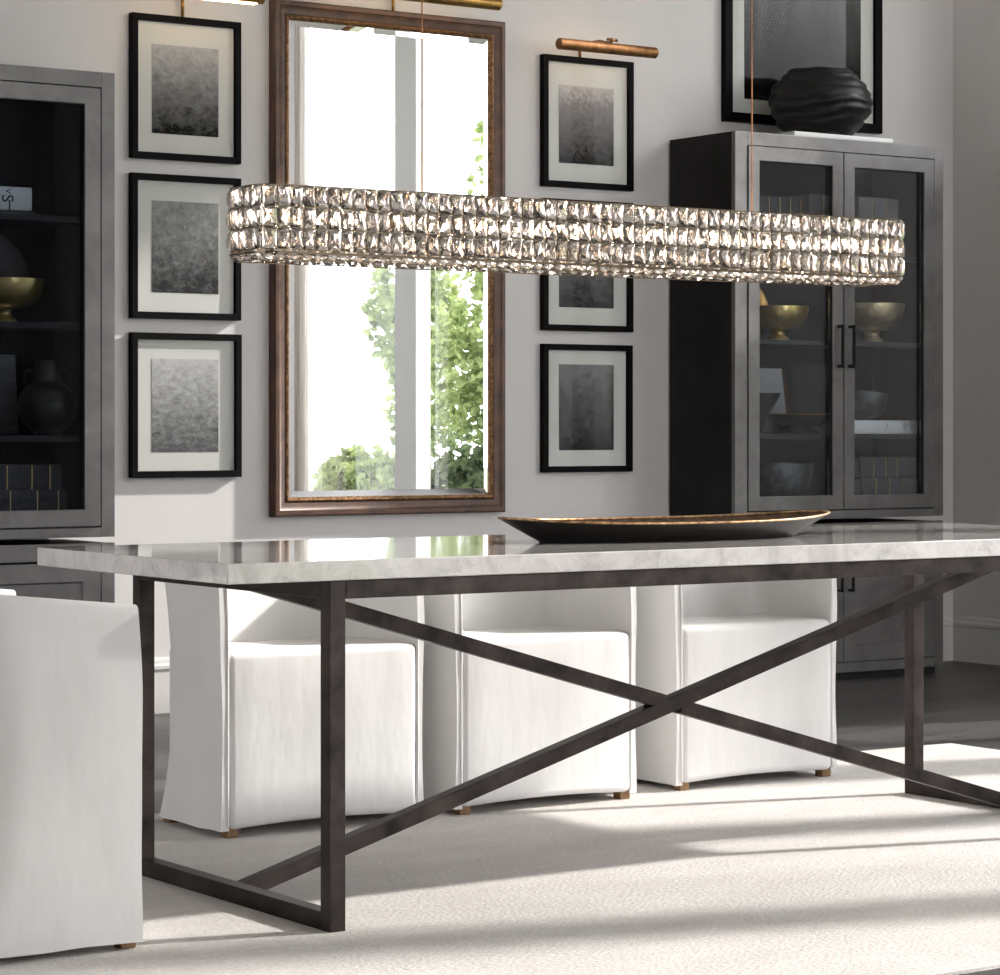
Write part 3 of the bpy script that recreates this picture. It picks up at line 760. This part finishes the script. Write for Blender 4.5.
# stacked dark books with gilt bands
flat_book('lower of two charcoal books with gilt bands, bottom shelf behind the right glass door', 7.50, 7.828, 8.36, 8.58, S4, .088, M['book_dark'], M['paper_grey'], bands=(-.085, -.01, .06), group='charcoal books with gilt bands')
flat_book('upper of two charcoal books with gilt bands, bottom shelf behind the right glass door', 7.50, 7.820, 8.37, 8.58, S4+.089, .085, M['book_dark'], M['paper_grey'], bands=(-.085, -.018, .045), group='charcoal books with gilt bands')
flat_book('lower of two charcoal books with gilt bands on the left cabinet floor shelf', 3.56, 3.915, 8.37, 8.58, S4, .088, M['book_dark'], M['paper_grey'], bands=(-.03, .068, .145), group='charcoal books with gilt bands')
flat_book('upper of two charcoal books with gilt bands on the left cabinet floor shelf', 3.56, 3.90, 8.38, 8.58, S4+.089, .085, M['book_dark'], M['paper_grey'], bands=(-.03, .060, .126), group='charcoal books with gilt bands')
# standing books, top shelf of the right cabinet
def standing(label, x, w, h_, mat, band_h, edge):
    t = thing('upright_book', label, 'book', (x, 8.45, S1), group='upright books on the top shelf')
    bxo('cover', mat, t, -w/2+.001, w/2-.001, -.075, .10, 0, h_, bev=.002)
    if edge:
        bm = bmesh.new(); box(bm, w/2-.0035, w/2-.0008, -.0762, -.074, .002, h_-.002); new_obj('gilt_edge', bm, M['gold'], t)
    if band_h:
        bm = bmesh.new(); box(bm, -w/2+.002, w/2-.0036, -.0762, -.074, band_h, band_h+.003); new_obj('gilt_band', bm, M['gold'], t)
pos = ['leftmost', 'second from left', 'third from left', 'fourth from left']
for k in range(4):
    standing('charcoal upright book, %s in the top shelf row behind the left glass door' % pos[k], 6.995+k*.056, .054, .225, M['book_dark'], 0, True)
standing('left one of two grey upright books on the top shelf behind the left glass door', 7.272, .080, .245, M['book_grey'], .155, True)
standing('right one of two grey upright books on the top shelf behind the left glass door', 7.354, .080, .243, M['book_grey'], .155, True)
standing('left one of two grey upright books on the top shelf behind the right glass door', 7.540, .078, .245, M['book_grey'], .150, True)
standing('middle grey upright book on the top shelf behind the right glass door', 7.620, .078, .246, M['book_grey'], .150, True)
standing('right-hand narrow grey upright book on the top shelf behind the right glass door', 7.693, .064, .244, M['book_grey'], 0, False)
# urn in the left cabinet
u = thing('round_urn', 'dark round-bodied urn with short neck and small handles in the left cabinet', 'vase', (3.882, 8.45, S3))
bm = bmesh.new()
lathe(bm, [(.045, 0), (.05, .004), (.045, .010), (.070, .026), (.094, .060), (.102, .100), (.094, .140), (.070, .168), (.048, .180), (.042, .190), (.042, .245), (.046, .258), (.040, .258), (.036, .245), (.036, .19), (.001, .18)], 48)
new_obj('body', bm, M['urn'], u, angle=50)
for s in (-1, 1):
    bm = bmesh.new(); prev = None
    for k in range(15):
        a = 2*PI*k/14; p = Vector((s*(.066+.020*math.cos(a)), 0, .196+.026*math.sin(a)))
        if prev is not None: cyl(bm, prev, p, .005, seg=8)
        prev = p
    new_obj('handle', bm, M['urn'], u)

# ------------------------------------------------------------------ top of the right cabinet
flat_book('white book lying on top of the cabinet under the black vase', 7.085, 7.62, 8.30, 8.58, 2.2045, .024, M['paper'], M['paper'])
vz = thing('black_vase', 'large rough black clay vase with ridged body on top of the tall cabinet', 'vase', (7.340, 8.432, 2.2325))
def vj(r, z, a, i):
    k = 1+.035*noise.noise((math.cos(a)*1.4, math.sin(a)*1.4, z*14)) + .03*noise.noise((math.cos(a)*.6+z*9, math.sin(a)*.6, z*40+3))
    ridge = .009*abs(math.sin(z*70+1.2*math.sin(a*1.0)+2*noise.noise((math.cos(a), math.sin(a), z*5))))
    return (r*k+(ridge if .02 < z < .255 and r > .1 else 0), z+.007*math.sin(a+.5)*(z/.28)+.005*noise.noise((math.cos(a)*2, math.sin(a)*2, z*8)))
prof = []
ctrl = [(.125, 0), (.135, .004), (.155, .03), (.178, .06), (.198, .095), (.208, .13), (.205, .165), (.188, .20), (.160, .235), (.142, .258), (.132, .272)]
for (r0, z0), (r1, z1) in zip(ctrl, ctrl[1:]):
    for k in range(5): prof.append((r0+(r1-r0)*k/5, z0+(z1-z0)*k/5))
prof += [(.132, .272), (.126, .276), (.120, .270), (.13, .24), (.10, .1), (.01, .05)]
bm = bmesh.new(); lathe(bm, prof, 96, jit=vj); new_obj('vase_body', bm, M['clay'], vz, angle=60)

# ------------------------------------------------------------------ chandelier
CHX0, CHX1, CHY0, CHY1, CHZ0, CHZ1 = 2.795, 4.640, 5.000, 5.170, 1.407, 1.553
cxm, cym = (CHX0+CHX1)/2, (CHY0+CHY1)/2
chn = thing('crystal_chandelier', 'long rectangular crystal chandelier hanging on thin wires above the table', 'chandelier', (cxm, cym, CHZ0-.02))
hx, hy, rc = (CHX1-CHX0)/2, (CHY1-CHY0)/2, .032
ZB_ = CHZ0-(CHZ0-.02)
def perim(s):
    """arc length position on the rounded rectangle, counter-clockwise from the front-left corner end; returns x,y,nx,ny"""
    segs = [('l', (-hx+rc, -hy), (hx-rc, -hy), (0, -1)), ('a', (hx-rc, -hy+rc), -PI/2), ('l', (hx, -hy+rc), (hx, hy-rc), (1, 0)), ('a', (hx-rc, hy-rc), 0),
            ('l', (hx-rc, hy), (-hx+rc, hy), (0, 1)), ('a', (-hx+rc, hy-rc), PI/2), ('l', (-hx, hy-rc), (-hx, -hy+rc), (-1, 0)), ('a', (-hx+rc, -hy+rc), PI)]
    for g_ in segs:
        if g_[0] == 'l':
            a_, b_ = Vector(g_[1]), Vector(g_[2]); L_ = (b_-a_).length
            if s <= L_: p = a_+(b_-a_)*(s/L_); return p.x, p.y, g_[3][0], g_[3][1]
        else:
            L_ = PI/2*rc
            if s <= L_: a = g_[2]+s/rc; return g_[1][0]+rc*math.cos(a), g_[1][1]+rc*math.sin(a), math.cos(a), math.sin(a)
        s -= L_
    return perim(0)
PL = 2*(2*hx-2*rc)+2*(2*hy-2*rc)+2*PI*rc
def crystal_bm(bm, w, h_, d_, mtx, var):
    rnd = random.Random(var)
    jw, jh = rnd.uniform(-.18, .18), rnd.uniform(-.2, .2)
    hw_, hh = w/2, h_/2
    def v(x, y, z): return bm.verts.new(mtx @ Vector((x, y, z)))
    # girdle ring (8 points), crown with a small table, pavilion cut into a mosaic of facets
    g8 = [(-hw_, -hh*.84), (-hw_*.76, -hh), (hw_*.76, -hh), (hw_, -hh*.84), (hw_, hh*.84), (hw_*.76, hh), (-hw_*.76, hh), (-hw_, hh*.84)]
    G1 = [v(x, -d_*.12, z) for x, z in g8]; G2 = [v(x, d_*.12, z) for x, z in g8]
    F = [v(-hw_*.60, -d_*.36, -hh*.62), v(hw_*.60, -d_*.36, -hh*.62), v(hw_*.30+jw*hw_, -d_*.46, hh*.62), v(-hw_*.30+jw*hw_, -d_*.46, hh*.62)]
    F2 = v(jw*hw_*1.5, -d_*.56, jh*hh-.25*hh)
    inner = []
    for (x, z) in ((-.5, -.6), (.5, -.6), (.55, 0), (.45, .62), (-.45, .62), (-.55, .05)):
        inner.append(v((x+rnd.uniform(-.15, .15))*hw_, d_*rnd.uniform(.28, .62), (z+rnd.uniform(-.12, .12))*hh))
    cen = v(rnd.uniform(-.2, .2)*hw_, d_*rnd.uniform(.45, .72), rnd.uniform(-.25, .25)*hh)
    for k in range(8):
        bm.faces.new((G1[k], G1[(k+1) % 8], G2[(k+1) % 8], G2[k]))
    mp_ = [0, 0, 1, 1, 3, 3, 4, 4]       # girdle point -> inner point
    for k in range(8):
        a_, b_ = G2[k], G2[(k+1) % 8]; p, q = mp_[k], mp_[(k+1) % 8]
        if p == q: bm.faces.new((a_, b_, inner[p]))
        elif (p, q) == (1, 3): bm.faces.new((a_, inner[2], inner[1])); bm.faces.new((a_, b_, inner[2])); bm.faces.new((b_, inner[3], inner[2]))
        elif (p, q) == (4, 0): bm.faces.new((a_, inner[5], inner[4])); bm.faces.new((a_, b_, inner[5])); bm.faces.new((b_, inner[0], inner[5]))
        else: bm.faces.new((a_, b_, inner[q])); bm.faces.new((a_, inner[q], inner[p]))
    for k in range(6): bm.faces.new((inner[k], inner[(k+1) % 6], cen))
    for k in range(4):
        p0, p1, p2 = G1[2*k], G1[(2*k+1) % 8], G1[(2*k+2) % 8]
        bm.faces.new((p0, p1, F[k])); bm.faces.new((p1, p2, F[(k+1) % 4])); bm.faces.new((p1, F[(k+1) % 4], F[k]))
        bm.faces.new((F[k], F[(k+1) % 4], F2))
cw = .0318; ncol = int(round(PL/cw)); rows = 3; rh = (CHZ1-CHZ0-.008)/3
rest = bmesh.new(); meshes = []
for k in range(10):
    bm = bmesh.new(); crystal_bm(bm, cw*.95, rh*.965, .017, Matrix.Identity(4), 100+k)
    bmesh.ops.recalc_face_normals(bm, faces=bm.faces[:]); me = bpy.data.meshes.new('crystal'); bm.to_mesh(me); bm.free(); me.materials.append(M['crystal']); meshes.append(me)
cnt = 0; rr_ = random.Random(3)
for c in range(ncol):
    s = (c+.5)*PL/ncol
    x, y, nx_, ny_ = perim(s)
    ang = math.atan2(ny_, nx_)+PI/2
    for r in range(rows):
        z = ZB_+.004+rh*(r+.5)
        jx, jz = rr_.uniform(-.10, .10), rr_.uniform(-.10, .10)
        front = ny_ < -.9 and cnt < 99 and c < 33
        if front:
            o = bpy.data.objects.new('crystal', meshes[rr_.randrange(10)]); C.objects.link(o); o.parent = chn
            o.location = (x, y, z); o.rotation_euler = (jx, 0, ang+jz); cnt += 1
        else:
            m_ = Matrix.Translation((x, y, z)) @ Matrix.Rotation(ang+jz, 4, 'Z') @ Matrix.Rotation(jx, 4, 'X')
            crystal_bm(rest, cw*.95, rh*.965, .017, m_, 100+rr_.randrange(10))
o = new_obj('crystal_band', rest, M['crystal'], chn); o['kind'] = 'stuff'
# lower border of smaller stones tipped under the rim
bm = bmesh.new(); nc2 = int(ncol*1.0)
for c in range(nc2):
    s = (c+.5)*PL/nc2; x, y, nx_, ny_ = perim(s); ang = math.atan2(ny_, nx_)+PI/2
    m_ = Matrix.Translation((x-nx_*.008, y-ny_*.008, ZB_-.010)) @ Matrix.Rotation(ang, 4, 'Z') @ Matrix.Rotation(math.radians(48), 4, 'X') @ Matrix.Rotation(.35, 4, 'Y')
    crystal_bm(bm, .026, .017, .010, m_, 300+c % 7)
o = new_obj('border_crystals', bm, M['crystal'], chn); o['kind'] = 'stuff'
# metal lattice
bm = bmesh.new()
def rail(z, off, w, h_):
    pts = [perim(PL*k/160) for k in range(160)]
    R = []
    for (x, y, nx_, ny_) in pts:
        q = [(off-w/2, z-h_/2), (off+w/2, z-h_/2), (off+w/2, z+h_/2), (off-w/2, z+h_/2)]
        R.append([bm.verts.new((x+nx_*a_, y+ny_*a_, b_)) for a_, b_ in q])
    for i in range(160):
        A_, B_ = R[i], R[(i+1) % 160]
        for k in range(4): bm.faces.new((A_[k], A_[(k+1) % 4], B_[(k+1) % 4], B_[k]))
for r in range(rows+1):
    rail(ZB_+.004+rh*r, 0, .0045, .0022)
rail(ZB_-.001, -.002, .012, .002); rail(ZB_-.017, -.014, .006, .002); rail(ZB_-.003, .001, .003, .004)
for c in range(ncol):
    x, y, nx_, ny_ = perim(c*PL/ncol)
    bar(bm, (x, y, ZB_+.004), (x, y, ZB_+.004+rh*3), .0018, .0035, up=Vector((nx_, ny_, 0)))
for xx in (-hx*.66, -hx*.33, 0, hx*.33, hx*.66): box(bm, xx-.004, xx+.004, -hy, hy, ZB_+.034, ZB_+.040)
box(bm, -hx+.02, hx-.02, -.006, .006, ZB_+.034, ZB_+.0405)
new_obj('metal_lattice', bm, M['lattice'], chn)
for k in range(12):
    x = -hx+.09+k*(2*hx-.18)/11
    bm = bmesh.new(); cyl(bm, (x, 0, ZB_+.0405), (x, 0, ZB_+.054), .009, seg=14); sk = new_obj('socket', bm, M['candle'], chn, smooth=False)
    bm = bmesh.new()
    lathe(bm, [(.006, 0), (.012, .007), (.0145, .022), (.011, .038), (.003, .052)], 14, c=(x, 0, ZB_+.0545)); new_obj('light_bulb', bm, M['bulb'], chn, smooth=True)
for wx in (3.249, 4.207):
    bm = bmesh.new(); cyl(bm, (wx-cxm, 0, ZB_+.0405), (wx-cxm, 0, ZC-.02-chn.location.z), .0017, seg=8); new_obj('suspension_wire', bm, M['bronze_lamp'], chn)
bm = bmesh.new(); box(bm, -.62, .62, -.05, .05, ZC-.03-chn.location.z, ZC-.0005-chn.location.z, bev=.004); new_obj('ceiling_canopy', bm, M['nickel'], chn)

# ------------------------------------------------------------------ curtain at the window
bm = bmesh.new(); n = 60; R0, R1, R2, R3 = [], [], [], []
for k in range(n+1):
    y = 2.84+.28*k/n; x = 8.235+.035*math.sin(k*.62)+.012*math.sin(k*1.7)
    for R, xx, z in ((R0, x, .02), (R1, x, 4.28), (R2, x+.004, .02), (R3, x+.004, 4.28)): R.append(bm.verts.new((xx, y, z)))
for k in range(n):
    bm.faces.new((R0[k], R0[k+1], R1[k+1], R1[k])); bm.faces.new((R2[k], R3[k], R3[k+1], R2[k+1])); bm.faces.new((R0[k], R2[k], R2[k+1], R0[k+1])); bm.faces.new((R1[k], R1[k+1], R3[k+1], R3[k]))
bm.faces.new((R0[0], R1[0], R3[0], R2[0])); bm.faces.new((R0[-1], R2[-1], R3[-1], R1[-1]))
cu = thing('curtain', 'grey beige linen curtain hanging by the tall window, seen in the mirror', 'curtain', (8.235, 2.83, 0))
o = new_obj('curtain_panel', bm, M['curtain'], cu, smooth=True); o.location = (-8.235, -2.83, 0)
bm = bmesh.new(); P0 = [[bm.verts.new((.045+.012*math.sin(k*.9), .32+.36*k/30, z)) for k in range(31)] for z in (.02, 4.28)]
for k in range(30): bm.faces.new((P0[0][k], P0[0][k+1], P0[1][k+1], P0[1][k]))
new_obj('voile_panel', bm, M['voile'], cu, smooth=True)
bm = bmesh.new(); cyl(bm, (0, -2.0, 4.30), (0, 2.1, 4.30), .014); new_obj('curtain_rod', bm, M['bronze_lamp'], cu, smooth=True)
bm = bmesh.new(); 
for yy in (-1.9, 2.0): box(bm, -.012, XR-8.235-.001, yy-.01, yy+.01, 4.29, 4.31)
new_obj('rod_bracket', bm, M['bronze_lamp'], cu)

# ------------------------------------------------------------------ garden
bm = bmesh.new(); box(bm, XR+TK+.01, 60, -40, 40, -.25, -.15); struct('ground', bm, M['grass'])
def foliage(bm, blobs, rnd, size):
    for (cx_, cy_, cz_, rx, ry, rz_, n) in blobs:
        for _ in range(n):
            while True:
                p = Vector((rnd.uniform(-1, 1), rnd.uniform(-1, 1), rnd.uniform(-1, 1)))
                if p.length < 1 and noise.noise(p*3.4+Vector((cx_, cy_, cz_))) > .02: break
            c = Vector((cx_+p.x*rx, cy_+p.y*ry, cz_+p.z*rz_))
            q = Matrix.Rotation(rnd.uniform(0, 6.28), 3, 'Z') @ Matrix.Rotation(rnd.uniform(0, 3.1), 3, 'X') @ Matrix.Rotation(rnd.uniform(0, 6.28), 3, 'Y')
            s = size*rnd.uniform(.6, 1.3)
            vs = [bm.verts.new(c+q@Vector(v)) for v in ((-s, 0, 0), (-.3*s, .5*s, .12*s), (.6*s, .35*s, 0), (s, 0, -.1*s), (.6*s, -.35*s, 0), (-.3*s, -.5*s, .12*s))]
            bm.faces.new(vs)
def plant(name, label, cat, base, blobs, leaf, size, trunk, seed, group=None):
    t = thing(name, label, cat, base, group=group)
    bm = bmesh.new(); foliage(bm, [(b_[0]-base[0], b_[1]-base[1], b_[2]-base[2], *b_[3:]) for b_ in blobs], random.Random(seed), size)
    me = bpy.data.meshes.new('foliage'); bm.to_mesh(me); bm.free(); o = bpy.data.objects.new('foliage', me); C.objects.link(o); o.parent = t; me.materials.append(leaf)
    bm = bmesh.new()
    for (p, q, r, r2) in trunk:
        cyl(bm, Vector(p)-Vector(base), Vector(q)-Vector(base), r, r2, seg=10)
    new_obj('trunk', bm, M['bark'], t, smooth=True)
gz = -.15
plant('garden_shrub', 'bright green low shrub reflected at the lower left of the mirror', 'shrub', (13, -3.55, gz), [(13, -3.95, .30, .4, .85, .56, 4600)], M['leaf_a'], .055, [((13, -3.55, gz), (13, -3.55, .4), .03, .015)], 1)
plant('garden_shrub', 'dark green low shrub reflected at the lower right of the mirror', 'shrub', (13.2, -2.45, gz), [(13.2, -2.45, .30, .5, .50, .58, 4200), (13.2, -2.6, .80, .4, .3, .3, 160)], M['leaf_b'], .05, [((13.2, -2.45, gz), (13.2, -2.45, .4), .03, .015)], 2)
plant('garden_tree', 'leafy green tree reflected left of the window post in the mirror', 'tree', (15, -6.0, gz), [(15, -6.25, 2.15, .6, .36, .75, 1500), (15, -6.1, 1.15, .5, .22, .4, 420), (15, -6.2, 3.1, .5, .30, .4, 200)], M['leaf_a'], .065,
      [((15, -6.0, gz), (15, -6.1, 2.4), .05, .02), ((15, -6.1, 1.5), (15, -6.5, 1.9), .015, .006)], 3)
plant('garden_tree', 'pale leafy tree reflected right of the window post in the mirror', 'tree', (14.5, -3.7, gz), [(14.5, -4.15, 1.65, .7, .58, .80, 1500), (14.6, -3.8, 1.2, .5, .35, .45, 500), (14.5, -4.0, 2.9, .4, .5, .7, 420), (14.5, -3.8, 3.7, .4, .3, .4, 120)], M['leaf_a'], .065,
      [((14.5, -3.7, gz), (14.5, -3.8, 2.6), .05, .02), ((14.5, -3.8, 2.6), (14.5, -4.6, 2.35), .014, .006), ((14.5, -3.8, 2.6), (14.5, -3.9, 3.6), .018, .006)], 4)

# ------------------------------------------------------------------ light
sun = bpy.data.lights.new('sun', 'SUN'); sun.energy = 5.6; sun.angle = math.radians(2.0); sun.color = (1, .965, .92)
so = bpy.data.objects.new('sun', sun); C.objects.link(so)
so.rotation_euler = Vector((-.963, .27, -.555)).to_track_quat('-Z', 'Y').to_euler()
w = bpy.data.worlds.new('sky'); sc.world = w; w.use_nodes = True
bg = w.node_tree.nodes['Background']; bg.inputs[0].default_value = (.96, .97, 1, 1); bg.inputs[1].default_value = 4.4

# ------------------------------------------------------------------ camera
cam = bpy.data.cameras.new('camera'); co = bpy.data.objects.new('camera', cam); C.objects.link(co)
cam.sensor_width = 36; cam.sensor_fit = 'HORIZONTAL'; cam.lens = 36*2.6842762
yaw = .5976
co.location = (0, 0, 1.0298); co.rotation_euler = (PI/2, 0, -yaw)
cam.shift_x = 0; cam.shift_y = -(487.5-427.461)/1000; cam.clip_start = .05
sc.camera = co
sc.view_settings.view_transform = 'Standard'; sc.view_settings.look = 'None'; sc.view_settings.gamma = 1; sc.view_settings.use_curve_mapping = False
sc.view_settings.exposure = 0.3
